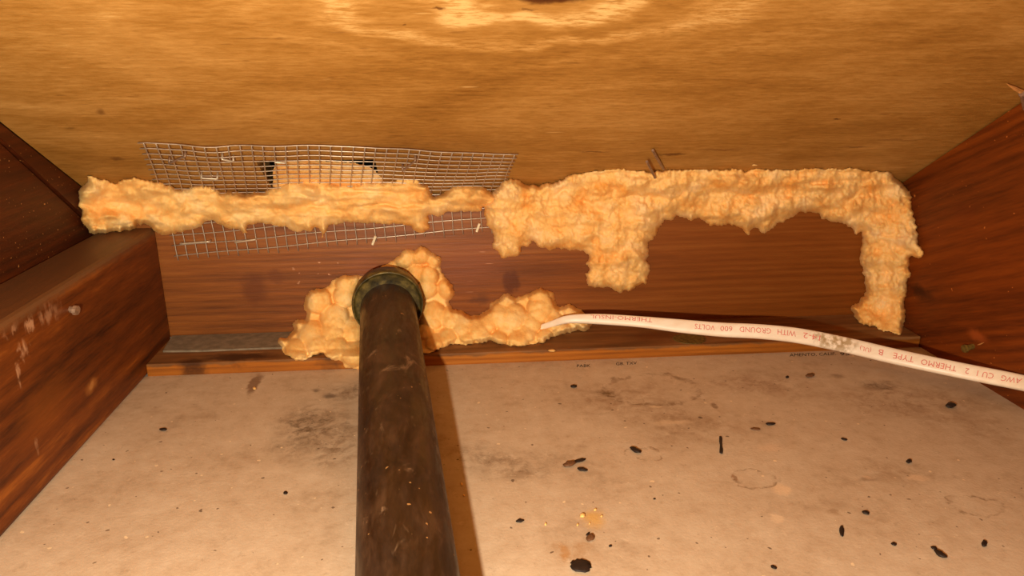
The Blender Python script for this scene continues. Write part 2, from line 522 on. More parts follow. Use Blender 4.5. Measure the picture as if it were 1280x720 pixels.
def mat_flange():
    g = G('tarnished_collar', 0.45, 0.5)
    a = g.noise(g.co, 190, 4, 0.65)
    c = g.ramp(a, [(0.32, srgb(40, 32, 14)), (0.5, srgb(84, 70, 32)), (0.68, srgb(132, 112, 56))])
    g.color(c)
    g.b.inputs['Metallic'].default_value = 0.3
    g.bump(a, 0.3, 0.0006)
    return g.m


def mat_simple(name, col, rough=0.5, metal=0.0, var=0.25, scale=400, spec=0.4):
    g = G(name, rough, spec)
    n = g.noise(g.co, scale, 3, 0.6)
    lo = tuple(x * (1 - var) for x in srgb(*col)[:3]) + (1,)
    hi = tuple(min(1, x * (1 + var)) for x in srgb(*col)[:3]) + (1,)
    g.color(g.ramp(n, [(0.3, lo), (0.7, hi)]))
    g.b.inputs['Metallic'].default_value = metal
    g.bump(n, 0.1, 0.0003)
    return g.m


def mat_cable():
    g = G('cable_sheath', 0.38, 0.45)
    n = g.noise(g.map((0.3, 1, 1)), 240, 3)
    c = g.ramp(n, [(0.3, srgb(244, 220, 192)), (0.7, srgb(254, 238, 214))])
    w = g.warp(0.008, 260)
    blot = g.range(g.noise(g.co, 300, 3), 0.38, 0.62)
    for px, py, y, rx in [(1030, 422, 0.385, 0.009), (1060, 431, 0.378, 0.009), (1045, 428, 0.38, 0.012)]:
        p = at_depth(np.array(px), np.array(py), y)
        c = g.mix(g.math('MULTIPLY', g.math('MULTIPLY', g.spot(w, p, (rx, 0.02, 0.008), 0.7), blot), 0.6), c, srgb(150, 112, 40))
    g.color(c)
    return g.m


M = dict(
    roof=mat_roof(), block=mat_block(), right=mat_right(), joist=mat_joist(), plate=mat_plate(), drywall=mat_drywall(),
    left=mat_rafter('left_rafter_lumber', 3.0, (srgb(42, 14, 3), srgb(80, 32, 7), srgb(110, 50, 13)), True),
    foamA=mat_foam('foam_smooth', 0.0), foamB=mat_foam('foam_rough', 1.0, 520), foamD=mat_foam('foam_pressed', 0.5, 600),
    pipe=mat_pipe(), flange=mat_flange(), cable=mat_cable(),
    wire=mat_simple('galvanised_wire', (196, 180, 160), 0.34, 0.6, 0.25),
    steel=mat_simple('bright_steel', (206, 190, 164), 0.35, 0.5, 0.15),
    pale=mat_simple('lit_pale_nail', (246, 232, 196), 0.45, 0.0, 0.08),  # non-metal pale colour carries the lit white look of the nails
    dull=mat_simple('dull_steel', (158, 128, 104), 0.42, 0.5, 0.3),
    dark=mat_simple('dark_dropping', (36, 22, 14), 0.6, 0.0, 0.4),
    rust=mat_simple('brown_scrap', (104, 66, 36), 0.65, 0.0, 0.35),
    crumb=mat_simple('foam_crumb', (250, 196, 118), 0.7, 0.0, 0.15),
    ink=mat_simple('black_ink', (40, 26, 18), 0.8, 0.0, 0.4, 900, 0.1),
    red=mat_simple('red_ink', (222, 126, 112), 0.6, 0.0, 0.25, 900, 0.2),
    grey=mat_simple('plate_strip_grey', (134, 118, 96), 0.8, 0.0, 0.25, 200, 0.15),
    knot=mat_simple('resin_knot', (108, 84, 34), 0.5, 0.0, 0.6, 500),
    splinter=mat_simple('fresh_split_wood', (226, 160, 88), 0.6, 0.0, 0.2),
    void=mat_simple('opening_darkness', (20, 14, 9), 0.9, 0.0, 0.2),
)


# ------------------------------------------------------------------ mesh helpers
def link(name, verts, faces, mat, parent=None, smooth=False, origin=None):
    verts = np.asarray(verts, float)
    me = bpy.data.meshes.new(name)
    o = bpy.data.objects.new(name, me)
    pw = np.array(parent['_w']) if parent is not None and '_w' in parent else np.zeros(3)
    if origin is None and parent is None:
        origin = np.zeros(3)
    if parent is not None and origin is None:
        origin = pw
    me.from_pydata([tuple(v) for v in (verts - np.asarray(origin))], [], [tuple(int(i) for i in f) for f in faces])
    me.update()
    if mat is not None:
        me.materials.append(mat)
    if smooth:
        me.polygons.foreach_set('use_smooth', [True] * len(me.polygons))
    COL.objects.link(o)
    o.location = Vector(np.asarray(origin) - pw)
    if parent is not None:
        o.parent = parent
    return o


ROOTS = []
def empty(name, loc):
    o = bpy.data.objects.new(name, None)
    COL.objects.link(o)
    o.location = Vector(loc)
    o.empty_display_size = 0.01
    o['_w'] = [float(v) for v in loc]
    ROOTS.append(o)
    return o


def tag(o, label, cat, group=None):
    o['label'] = label
    o['category'] = cat
    if group:
        o['group'] = group
    return o


def struct(o, label=None):
    o['kind'] = 'structure'
    if label:
        o['label'] = label
    return o


def prism(poly, axis_a, axis_b):
    """extrude a closed polygon (list of points) by vector: axis_a -> axis_b offsets"""
    n = len(poly)
    P = [np.array(p) + axis_a for p in poly] + [np.array(p) + axis_b for p in poly]
    Fc = [tuple(range(n))[::-1], tuple(range(n, 2 * n))]
    for i in range(n):
        j = (i + 1) % n
        Fc.append((i, j, n + j, n + i))
    return P, Fc


def fixn(o, bevel=0.0, seg=2):
    bm = bmesh.new(); bm.from_mesh(o.data)
    if bevel:
        bmesh.ops.bevel(bm, geom=[e for e in bm.edges if e.calc_length() > bevel * 3], offset=bevel, segments=seg, affect='EDGES', profile=0.5)
    bmesh.ops.recalc_face_normals(bm, faces=bm.faces)
    bm.to_mesh(o.data); bm.free()
    return o


def box(name, lo, hi, mat, parent=None, bevel=0.0, origin=None):
    x0, y0, z0 = lo; x1, y1, z1 = hi
    P, Fc = prism([(x0, y0, z0), (x1, y0, z0), (x1, y1, z0), (x0, y1, z0)], np.zeros(3), np.array([0, 0, z1 - z0]))
    o = link(name, P, Fc, mat, parent, origin=origin)
    return fixn(o, bevel)


def frames(path):
    path = np.asarray(path, float)
    T = np.gradient(path, axis=0)
    T /= np.linalg.norm(T, axis=1)[:, None]
    return path, T


def tube(path, rad, seg=6, ref=(0.31, 0.52, 0.79), cap=True):
    path, T = frames(path)
    n = len(path)
    rad = np.broadcast_to(np.asarray(rad, float), (n,))
    V, Fc = [], []
    N = np.cross(T[0], ref); N /= np.linalg.norm(N)
    for i in range(n):
        N = N - T[i] * (N @ T[i]); N /= np.linalg.norm(N)
        Bn = np.cross(T[i], N)
        for k in range(seg):
            a = 2 * math.pi * k / seg
            V.append(path[i] + rad[i] * (math.cos(a) * N + math.sin(a) * Bn))
    for i in range(n - 1):
        for k in range(seg):
            k2 = (k + 1) % seg
            Fc.append((i * seg + k, i * seg + k2, (i + 1) * seg + k2, (i + 1) * seg + k))
    if cap:
        Fc.append(tuple(range(seg))[::-1])
        Fc.append(tuple(range((n - 1) * seg, n * seg)))
    return V, Fc


def merge(*parts):
    V, Fc = [], []
    for v, f in parts:
        o = len(V)
        V += list(v)
        Fc += [tuple(i + o for i in q) for q in f]
    return V, Fc


def spline(pts, n):
    """Catmull-Rom through the points"""
    P = np.asarray(pts, float)
    P = np.vstack([2 * P[0] - P[1], P, 2 * P[-1] - P[-2]])
    out = []
    m = len(P) - 3
    for t in np.linspace(0, m - 1e-9, n):
        i = int(t); f = t - i
        a, b, c, d = P[i:i + 4]
        out.append(0.5 * ((2 * b) + (c - a) * f + (2 * a - 5 * b + 4 * c - d) * f * f + (3 * b - a - 3 * c + d) * f ** 3))
    return np.array(out)


# ------------------------------------------------------------------ the setting
Y0, Y1 = -0.55, 0.53
def zr(y): return ZT + SL * (YB - y)


# drywall
struct(box('floor', (XL - 0.03, Y0, -0.0127), (XR0 + 0.03, YP, 0.0), M['drywall']), 'tan paper back of a drywall sheet, dirty and stained')

# roof sheathing with the rectangular vent opening next to the blocking
hx0 = float(on_roof(np.array(318.), np.array(199.))[0]); hx1 = float(on_roof(np.array(472.), np.array(214.))[0])
hy0 = float(on_roof(np.array(400.), np.array(200.))[1]); hy1 = YB
xs = [XL - 0.04, hx0, hx1, XR0 + 0.04]
ys = [Y0, hy0, hy1, Y1]
nr = np.array([0, SL, 1.0]); nr /= np.linalg.norm(nr)
V, Fc = [], []
for lv in (0, 1):
    for y in ys:
        for x in xs:
            V.append(np.array([x, y, zr(y)]) + nr * 0.0127 * lv)
idx = lambda lv, j, i: lv * 16 + j * 4 + i
for j in range(3):
    for i in range(3):
        if (i, j) == (1, 1):
            continue
        Fc.append((idx(0, j, i), idx(0, j, i + 1), idx(0, j + 1, i + 1), idx(0, j + 1, i)))
        Fc.append((idx(1, j, i), idx(1, j + 1, i), idx(1, j + 1, i + 1), idx(1, j, i + 1)))
for a, b in (((1, 1), (1, 2)), ((1, 2), (2, 2)), ((2, 2), (2, 1)), ((2, 1), (1, 1)), ((0, 0), (0, 3)), ((0, 3), (3, 3)), ((3, 3), (3, 0)), ((3, 0), (0, 0))):
    if max(a + b) == 3 or min(a + b) == 0:
        pts = {((0, 0), (0, 3)): [(0, 0), (0, 1), (0, 2), (0, 3)], ((0, 3), (3, 3)): [(0, 3), (1, 3), (2, 3), (3, 3)],
               ((3, 3), (3, 0)): [(3, 3), (3, 2), (3, 1), (3, 0)], ((3, 0), (0, 0)): [(3, 0), (2, 0), (1, 0), (0, 0)]}[(a, b)]
        for p, q in zip(pts, pts[1:]):
            Fc.append((idx(0, *p), idx(0, *q), idx(1, *q), idx(1, *p)))
    else:
        Fc.append((idx(0, *a), idx(0, *b), idx(1, *b), idx(1, *a)))
ceil = fixn(link('ceiling', V, Fc, M['roof']))
struct(ceil, 'golden plywood roof sheathing sloping down to the blocking')
# roof covering outside, near black: darkness of the opening put into its colour
P, Fc = prism([(XL - 0.04, Y0, zr(Y0)), (XR0 + 0.04, Y0, zr(Y0)), (XR0 + 0.04, Y1, zr(Y1)), (XL - 0.04, Y1, zr(Y1))], nr * 0.032, nr * 0.036)
struct(fixn(link('trim_1', P, Fc, M['void'])), 'underside of the roof covering, coloured as the darkness in the opening')

# blocking board
P, Fc = prism([(XL - 0.02, YB, ZP), (XR0 + 0.02, YB, ZP), (XR0 + 0.02, YB + 0.038, ZP), (XL - 0.02, YB + 0.038, ZP)], np.zeros(3), np.array([0, 0, 0]))
P = [(x, y, z) for x in (XL - 0.02, XR0 + 0.02) for y, z in ((YB, ZP), (YB + 0.038, ZP), (YB + 0.038, zr(YB + 0.038) - 0.0005), (YB, zr(YB) - 0.0005))]
Fc = [(0, 1, 2, 3), (4, 7, 6, 5), (0, 4, 5, 1), (1, 5, 6, 2), (2, 6, 7, 3), (3, 7, 4, 0)]
struct(fixn(link('wall_back', P, Fc, M['block'])), 'reddish brown blocking board between the rafters')

# left rafter: upper edge strip and the darker lower face with an open seam
def rafter_face(x_in, x_out, y0, y1, zlo, zhi, name, mat):
    """zlo / zhi: functions of y"""
    P = []
    for y in (y0, y1):
        P += [(x_in, y, zlo(y)), (x_out, y, zlo(y)), (x_out, y, zhi(y)), (x_in, y, zhi(y))]
    return link(name, P, [(0, 1, 2, 3), (4, 7, 6, 5), (0, 4, 5, 1), (1, 5, 6, 2), (2, 6, 7, 3), (3, 7, 4, 0)], mat)


pa = on_left(np.array(42.), np.array(212.)); pb = on_left(np.array(100.), np.array(266.))
sm = (pb[2] - pa[2]) / (pb[1] - pa[1])
seam = lambda y: float(pa[2] + sm * (y - pa[1]))
o = rafter_face(XL, XL - 0.038, Y0, Y1, lambda y: max(seam(y) + 0.0006, -0.0127), lambda y: zr(y) - 0.0008, 'wall_left', M['left'])
struct(fixn(o), 'upper board of the dark red left rafter')
o = rafter_face(XL - 0.0015, XL - 0.038, Y0, Y1, lambda y: -0.0127, lambda y: seam(y) - 0.0010, 'wall_left', M['left'])
struct(fixn(o), 'lower board of the dark red left rafter, flecked with dust')

# right rafter
P = []
for y in (Y0, Y1):
    for z in (-0.0127, zr(y) - 0.001):
        P += [(XR0 + KR * z, y, z), (XR0 + KR * z + 0.038, y, z)]
Fc = [(0, 1, 3, 2), (4, 6, 7, 5), (0, 4, 5, 1), (2, 3, 7, 6), (0, 2, 6, 4), (1, 5, 7, 3)]
struct(fixn(link('wall_right', P, Fc, M['right'])), 'red brown right rafter with sloping grain')

# wall plate and ceiling joist
plate = box('wall_plate', (XJ, YP, -0.0127), (XR0 - 0.001, YB + 0.038, ZP), M['plate'], bevel=0.0006)
tag(plate, 'orange brown wall plate lying under the blocking board along the drywall edge', 'wood plate')
kp = on_plate(np.array(862.), np.array(424.))
a = np.linspace(0, 2 * math.pi, 24, endpoint=False)
rim = [(kp[0] + 0.0105 * math.cos(t) * (1 + 0.06 * math.sin(3 * t)), kp[1] + 0.0085 * math.sin(t), ZP - 0.001) for t in a]
P, Fc = prism(rim, np.zeros(3), np.array([0, 0, 0.0014]))
kn = fixn(link('knot', P, Fc, M['knot'], plate)); kn['label'] = 'oval greenish resin knot'

joist = box('ceiling_joist', (XL + 0.0004, Y0, 0.0003), (XJ, YB, ZJ), M['joist'], bevel=0.0022)
tag(joist, 'thick brown ceiling joist on the left with plaster smears and dusty top', 'joist')

# grey strip on the plate left of the foam
q = [on_plate(np.array(float(x)), np.array(float(y))) for x, y in ((204, 440.5), (250, 440), (300, 438), (340, 436.5), (382, 435.5))]
poly = [(v[0], v[1], ZP) for v in q] + [(q[-1][0], YB - 0.0008, ZP), (q[0][0], YB - 0.0008, ZP)]
poly[0] = (max(poly[0][0], XJ + 0.001), poly[0][1], ZP); poly[-1] = (XJ + 0.001, YB - 0.0008, ZP)
P, Fc = prism(poly, np.zeros(3), np.array([0, 0, 0.0012]))
tag(fixn(link('grey_strip', P, Fc, M['grey'])), 'grey strip lying on the plate below the blocking board, left of the pipe', 'felt strip')


# ------------------------------------------------------------------ spray foam
A_OUT = [(109, 219), (117, 221.4), (130, 224), (140, 229), (147, 229), (153, 224), (166, 221.5), (178, 224), (185.5, 226), (201, 227.5), (207, 231), (214.5, 231), (222, 237), (233, 235), (242, 232.5), (257, 231.7), (268, 234), (273, 238), (282, 239), (293, 238), (307, 241), (318, 240), (337, 237), (343, 234), (362, 228), (378, 227), (397, 225), (417, 230), (437, 231), (456, 228), (482, 227), (505, 224), (520, 224), (535, 231), (540.6, 238), (542.5, 245), (555.6, 240), (565, 232), (580, 231), (604, 233), (612, 238), (622, 246), (622, 262), (605, 258), (601.5, 264), (593, 265), (584, 265), (561, 265), (550, 271), (536, 268), (536, 279), (538, 287), (525.6, 292), (516, 287), (514, 282.5), (497.5, 280.6), (473, 280), (434, 278), (419, 280.6), (410, 282.5), (407.5, 290), (403, 297.5), (401, 296.7), (401.7, 290), (393, 283), (390, 290), (384, 288), (380, 288), (371.7, 291), (363, 288), (356.7, 284), (343, 283), (336.7, 280), (323, 278), (313, 281.7), (309, 282), (309.5, 291), (305, 292.5), (296.7, 286), (285, 285), (275, 281.7), (268, 276.7), (256.7, 276), (251.7, 283), (236.7, 288), (220, 291), (217.6, 292.5), (205, 294), (194.7, 290), (187, 282.6), (181, 281), (175, 283), (171.7, 278), (168.7, 286.4), (152, 288.7), (139.6, 290), (126, 291.7), (113.6, 292.5), (107.5, 285.6), (101.4, 275), (103, 264), (99, 256.6), (97.6, 239.8), (103, 233.6), (109, 227.5)]
B_OUT = [(604.7, 256.7), (614, 242.5), (629.5, 226), (647, 224.8), (656.7, 230.7), (678, 230.7), (704, 224.8), (706, 220), (727.6, 216.5), (751, 213), (779.5, 210.6), (796, 215.4), (812.6, 215.4), (831.5, 211.8), (848, 212.5), (872.5, 211.6), (908, 212.5), (921, 210.6), (930.6, 214), (940, 210.6), (955, 212.5), (972, 211.6), (996, 212.5), (1015, 209.7), (1032, 211.6), (1060, 209.7), (1070.6, 209), (1086, 213.8), (1113, 215), (1128.7, 229), (1138, 239.7), (1141, 265.7), (1145.5, 282.5), (1148.5, 304), (1154.6, 319), (1148.5, 323.8), (1138, 322), (1134.8, 334.5), (1141, 342), (1133, 350), (1134.8, 366.6), (1130, 374), (1133, 401.8), (1127, 409.4), (1125.6, 417.7), (1110, 415.5), (1095, 409.4), (1073.6, 404.8), (1063, 386.5), (1073.6, 375.8), (1082.8, 365), (1079.7, 343.7), (1075, 328.4), (1076.7, 307), (1078, 288.7), (1070.6, 294), (1067.5, 287), (1056.8, 279.5), (1041, 278), (1026, 273.4), (1022.5, 268.7), (1013, 264), (1000, 266), (994, 268.7), (983, 277), (970, 279), (970, 283.7), (964, 287.5), (955, 293), (949, 289.4), (947.5, 284.7), (940, 285.6), (935, 294), (930.6, 291), (928.7, 286.6), (917.5, 282), (906, 280), (893, 282.8), (882, 279), (874, 271.6), (865, 275), (855.6, 272.5), (848, 268.7), (840.6, 274), (831, 276), (824, 283), (819.7, 294.5), (810, 304), (809, 327.6), (812.6, 334.7), (808, 357), (803, 353.5), (789, 363), (775, 365), (765, 360.6), (751, 360.6), (734.7, 356), (730, 341.7), (737, 337), (732, 330), (737, 318), (727.6, 313.4), (694.5, 309.8), (687.4, 312), (673, 308.7), (665, 301.6), (662.6, 307.5), (653, 308.7), (651, 317), (630.7, 324), (623.6, 320.5), (616.5, 306), (617.7, 294.5), (609.4, 282.7), (606, 268.5)]
C_OUT = [(455.6, 343.7), (444, 343.7), (425, 345), (415.5, 350.7), (408.4, 359), (399, 360), (387, 363.7), (380, 375.5), (379, 385), (383.7, 394.4), (382.5, 401.5), (373, 399), (363.6, 403.8), (366, 412), (356.5, 422.7), (348, 421.5), (346.6, 428.6), (354, 441.6), (370.7, 452), (384.8, 449.8), (392, 444), (403.7, 441.6), (413, 449.8), (427, 451), (432, 460.5), (444, 461.6), (455, 460), (480, 450), (500, 446), (525, 440), (536.6, 441.6), (543.7, 439), (560, 432), (569.7, 429.8), (581.5, 431), (602.7, 428.6), (612, 426), (624, 429.8), (638, 432.4), (652, 433), (663, 430), (678, 428), (689.4, 422), (703, 419), (714.4, 415), (721.4, 412), (732, 415), (738, 410), (740, 404), (734, 394), (727, 388.6), (720, 383), (711.7, 379.6), (702, 383), (696, 383), (693.6, 376), (693, 366), (685, 363), (675.5, 360), (668.6, 362), (660, 367), (652, 371), (648.5, 369), (645.7, 373), (639.4, 368.5), (631, 366), (619, 375.5), (613, 379), (610, 387), (600, 392), (588.5, 395.6), (576.8, 388.5), (568.5, 387), (561.4, 376.7), (569.7, 367), (567, 356.6), (556.7, 344.8), (549.6, 333), (553, 322.4), (536.6, 314), (526, 306), (520, 313), (508, 310.6), (502.4, 316.5), (491.8, 326), (480, 332), (465, 338)]
D_OUT = [(341, 211), (347, 203), (360, 200.5), (400, 201), (440, 203), (458, 207), (468, 212), (476, 220), (484, 232), (484, 244), (342, 244), (341, 228)]


def dense(poly, step, jit, seed):
    P = np.array(poly + [poly[0]], float)
    out = []
    for a, b in zip(P[:-1], P[1:]):
        n = max(1, int(np.hypot(*(b - a)) / step))
        for k in range(n):
            out.append(a + (b - a) * k / n)
    Q = np.array(out)
    for _ in range(1):   # round the traced corners a little
        Q = 0.5 * Q + 0.25 * (np.roll(Q, 1, 0) + np.roll(Q, -1, 0))
    T = np.roll(Q, -1, 0) - np.roll(Q, 1, 0)
    N = np.stack([T[:, 1], -T[:, 0]], 1); N /= np.linalg.norm(N, axis=1)[:, None] + 1e-9
    j = (fbm(Q[:, 0] / 6.0, Q[:, 1] / 6.0, seed, 3) - 0.44) * 2 * jit
    j = j + (vnoise(Q[:, 0] / 2.6, Q[:, 1] / 2.6, seed + 50) - 0.5) * jit * 0.9
    return Q + N * j[:, None]


def sdist(X, Y, Q):
    """signed distance (positive inside) and closest boundary point"""
    A = Q; Bq = np.roll(Q, -1, 0)
    best = np.full(X.shape, 1e9); cx = np.zeros(X.shape); cy = np.zeros(X.shape)
    inside = np.zeros(X.shape, bool)
    for (ax, ay), (bx, by) in zip(A, Bq):
        dx, dy = bx - ax, by - ay
        L = dx * dx + dy * dy + 1e-12
        t = np.clip(((X - ax) * dx + (Y - ay) * dy) / L, 0, 1)
        qx = ax + t * dx; qy = ay + t * dy
        d = (X - qx) ** 2 + (Y - qy) ** 2
        m = d < best
        best[m] = d[m]; cx[m] = qx[m]; cy[m] = qy[m]
        c = ((ay > Y) != (by > Y))
        if c.any():
            with np.errstate(divide='ignore', invalid='ignore'):
                xi = ax + (Y - ay) * dx / (dy if dy else 1e-12)
            inside ^= c & (X < xi)
    d = np.sqrt(best)
    return np.where(inside, d, -d), cx, cy


def foam(name, outline, mat, relief, radius, step=1.25, jit=1.3, seed=1, lift=0.0, fill=17.0):
    """lumpy solid: its foot is the traced outline lying on the surfaces of the bay, its skin bulges off them"""
    Q = dense(outline, 1.4, jit, seed)
    x0, y0 = Q.min(0) - 3; x1, y1 = Q.max(0) + 3
    gx = np.arange(x0, x1, step); gy = np.arange(y0, y1, step)
    X, Y = np.meshgrid(gx, gy)
    d, cx, cy = sdist(X, Y, Q)
    use = d > -step * 0.75
    X2 = np.where(d < 0, cx, X); Y2 = np.where(d < 0, cy, Y)
    dd = np.maximum(d, 0)
    u = np.clip(dd / radius, 0, 1)
    prof = np.sqrt(1 - (1 - u) ** 2)
    h = relief(X2, Y2, dd, prof)
    h = np.where(dd <= 0, -0.0006, h)
    t, r = base_t(X2, Y2)
    nrm = np.linalg.norm(r, axis=-1)
    # foam fills the inner corners of the bay: round its bed off
    tb, _ = base_t(X, Y)
    kk = np.exp(-0.5 * (np.arange(-60, 61) * step / fill) ** 2); kk /= kk.sum()
    pad = np.pad(tb, 60, mode='edge')
    pad = np.apply_along_axis(lambda v: np.convolve(v, kk, 'valid'), 0, pad)
    pad = np.apply_along_axis(lambda v: np.convolve(v, kk, 'valid'), 1, pad)
    t = t + np.clip(dd / 5, 0, 1) * (np.minimum(pad, t + 0.004) - t)
    P = CAM + r * (t - (h + lift) / nrm)[..., None]
    Pb = CAM + r * (t + 0.0008 / nrm)[..., None]
    ids = -np.ones(X.shape, int); bids = -np.ones(X.shape, int)
    quad = use[:-1, :-1] & use[1:, :-1] & use[:-1, 1:] & use[1:, 1:]
    jj, ii = np.nonzero(quad)
    vert = np.zeros(X.shape, bool)
    for a, b in ((0, 0), (0, 1), (1, 0), (1, 1)):
        vert[jj + a, ii + b] = True
    ids[vert] = np.arange(vert.sum())
    V = P[vert]
    fr = np.stack([ids[jj, ii], ids[jj + 1, ii], ids[jj + 1, ii + 1], ids[jj, ii + 1]], 1)
    org = V.mean(0)
    o = link(name, V, fr, mat, smooth=True, origin=org)
    fixn(o)
    # face outwards
    me = o.data
    if me.polygons and np.mean([p.normal.dot(Vector(FW)) for p in list(me.polygons)[::37]]) > 0:
        me.flip_normals()
    return o


def pillow(f1, k=1.0):
    return np.sqrt(np.clip(1 - f1 * f1 * k, 0.0, 1))


def softcell(x, y, s=0, k=7.0):
    """rounded cells without hard creases: 1 on the crown of a lobe, lower between lobes"""
    ix = np.floor(x).astype(np.int64); iy = np.floor(y).astype(np.int64)
    acc = np.zeros(x.shape)
    for dx in (-1, 0, 1):
        for dy in (-1, 0, 1):
            jx = ix + dx; jy = iy + dy
            px = jx + 0.1 + 0.8 * _hash(jx, jy, s); py = jy + 0.1 + 0.8 * _hash(jx, jy, s + 5)
            acc += np.exp(-k * np.hypot(x - px, y - py))
    return 1 + np.log(acc + 1e-9) / k


def relA(X, Y, d, prof):
    low = fbm(X / 60, Y / 40, 3, 2)
    wx = 0.9 * fbm(X / 30, Y / 22, 4, 2)
    wy = 0.9 * fbm(X / 40, Y / 30, 6, 2)
    # overlapping folds of a bead drawn from left to right
    ca = softcell(X / 46 + wx, Y / 19 + wy, 5)
    cb = softcell(X / 16 + wx, Y / 12 + wy, 55, 9)
    fold = np.abs(2 * fbm(X / 55 + wy, Y / 14 + 0.7 * wx, 61, 2) - 0.75)
    fine = fbm(X / 4.5, Y / 4.5, 31, 3) - 0.45
    med = fbm(X / 12, Y / 9, 71, 2) - 0.38
    return prof * (0.0015 + 0.008 * low + 0.0105 * ca + 0.0032 * cb + 0.009 * np.minimum(fold, 0.5) + 0.005 * med) + 0.0016 * fine * np.clip(d / 5, 0, 1)


def relB(X, Y, d, prof):
    low = fbm(X / 70, Y / 50, 7, 2)
    wx = 0.8 * fbm(X / 24, Y / 24, 4, 2); wy = 0.8 * fbm(X / 24, Y / 24, 14, 2)
    ca = softcell(X / 32 + wx, Y / 25 + wy, 15)
    cb = softcell(X / 11 + 1.5 * wx, Y / 10 + 1.5 * wy, 25, 9)
    rid = 1 - np.abs(2 * fbm(X / 8, Y / 12, 41, 3) - 0.94)
    fold = np.abs(2 * fbm(X / 50 + wy, Y / 22 + wx, 81, 2) - 0.75)
    fine = fbm(X / 3.0, Y / 3.6, 33, 3) - 0.45
    return prof * (0.002 + 0.010 * low + 0.0110 * ca + 0.0034 * cb + 0.003 * (rid - 0.6) + 0.008 * np.minimum(fold, 0.5)) + 0.0026 * fine * np.clip(d / 4, 0, 1)


LOBES = [(397, 375, 18), (418, 399, 20), (430, 371, 15), (434, 354, 16), (389.5, 418, 18), (370.7, 437, 15), (396.6, 430, 17), (415.5, 413, 17), (441.5, 441.6, 18),
         (420, 432, 16), (439, 411, 16), (373, 406, 8), (354, 427, 8), (411, 439, 12), (506, 323, 14), (525, 319, 14), (544, 326, 10), (536.6, 345, 13), (522, 342, 12),
         (558, 361, 13), (534, 361, 13), (541, 394, 18), (532, 413, 11), (544, 427, 12), (560, 420, 12), (562.6, 397, 14), (579, 406, 15), (598, 411, 16), (612, 401, 14),
         (626, 394, 17), (633, 378, 12), (641, 395.5, 18), (673, 372, 13), (675.5, 386, 18), (648, 423, 14), (659, 415, 13), (711.7, 386, 10), (703, 412, 10),
         (681, 420.5, 11), (689, 391, 10), (728, 409, 6), (624, 423, 12), (634, 407, 13), (604, 418, 12), (585, 420, 11), (665, 402, 14), (693, 402, 12), (720, 398, 9)]


def relC(X, Y, d, prof):
    low = fbm(X / 60, Y / 50, 9, 2)
    Xw = X + 5 * (fbm(X / 16, Y / 16, 4, 2) - 0.4); Yw = Y + 5 * (fbm(X / 16, Y / 16, 14, 2) - 0.4)
    k = 2.2
    acc = np.zeros(X.shape)
    for i, (a, b, r) in enumerate(LOBES):
        r = r * 0.98
        q = np.clip(1 - ((Xw - a) ** 2 + (Yw - b) ** 2) / (r * r), 0, 1)
        top = 4.0 * (_hash(np.array(i), np.array(3), 7) - 0.3)
        acc += np.exp(k * (r * 1.15 * np.sqrt(q) + top * np.clip(q * 4, 0, 1))) - 1
    bulge = np.log(acc + 1) / k * 0.00048
    cb = softcell(X / 12, Y / 11, 65, 9)
    fine = fbm(X / 4, Y / 4, 35, 3) - 0.45
    return np.clip(prof * 1.25, 0, 1) * (0.003 + 0.006 * low + bulge) + prof * 0.0016 * cb + 0.0013 * fine * np.clip(d / 4, 0, 1)


def relD(X, Y, d, prof):
    fine = fbm(X / 4, Y / 4, 37, 3) - 0.45
    f1, f2, c = worley(X / 12, Y / 7, 75)
    return -0.0005 + prof * (0.0010 + 0.002 * fbm(X / 20, Y / 10, 3, 2)) + 0.0018 * fine


tag(foam('spray_foam', A_OUT, M['foamA'], relA, 20, seed=3, jit=2.0), 'long smooth orange foam bead along the corner across the wire mesh', 'spray foam')
tag(foam('spray_foam', B_OUT, M['foamB'], relB, 24, seed=5, jit=2.6), 'broad rough orange foam mass under the plywood, bending down at the right corner', 'spray foam')
tag(foam('spray_foam', C_OUT, M['foamA'], relC, 13, seed=9, jit=2.0, fill=30.0), 'bulbous orange foam packed around the pipe collar and cable end', 'spray foam')
tag(foam('spray_foam', D_OUT, M['foamD'], relD, 10, seed=13), 'pinkish foam pressed into the vent opening behind the wire mesh', 'spray foam')

# ------------------------------------------------------------------ wire mesh
PITCH_W = 0.00635
WR = 0.00034
off_b = 0.0016
nrm_roof = -nr
bl = on_block(np.array(223.), np.array(319.)); br = on_block(np.array(626.), np.array(282.))
bl[1] = br[1] = YB - off_b
e1 = br - bl; Lm = np.linalg.norm(e1); e1 /= Lm
e2 = np.array([-e1[2], 0, e1[0]])
tl = on_roof(np.array(180.), np.array(173.)); tr = on_roof(np.array(643.), np.array(186.))
mesh_root = empty('wire_mesh', (float(bl[0] + Lm / 2 * e1[0]), YB - 0.002, float(bl[2])))
tag(mesh_root, 'galvanised square wire mesh folded over the vent corner behind the foam', 'wire mesh')
nv = 34
fold_z = ZT - 0.0005
foldp, topp, botp = [], [], []
for j in range(nv):
    s = Lm * j / (nv - 1)
    b0 = bl + e1 * s
    k = (fold_z - b0[2]) / e2[2]
    fp = b0 + e2 * k
    f_ = j / (nv - 1)
    # the free upper edge: slightly wavy, curled at the right corner
    tp = tl * (1 - f_) + tr * f_
    sag = 0.0018 * math.sin(f_ * math.pi) - 0.0015 * math.sin(f_ * 3 * math.pi)
    tp = tp + np.array([0, -1, SL]) / math.hypot(1, SL) * sag
    foldp.append(fp); topp.append(tp); botp.append(b0)


def lift_roof(x, v):
    """how far the mesh stands off the sheathing"""
    return 0.0012 + 0.0016 * float(vnoise(np.array(x * 60.0), np.array(v * 2.0), 3)) + 0.0010 * v


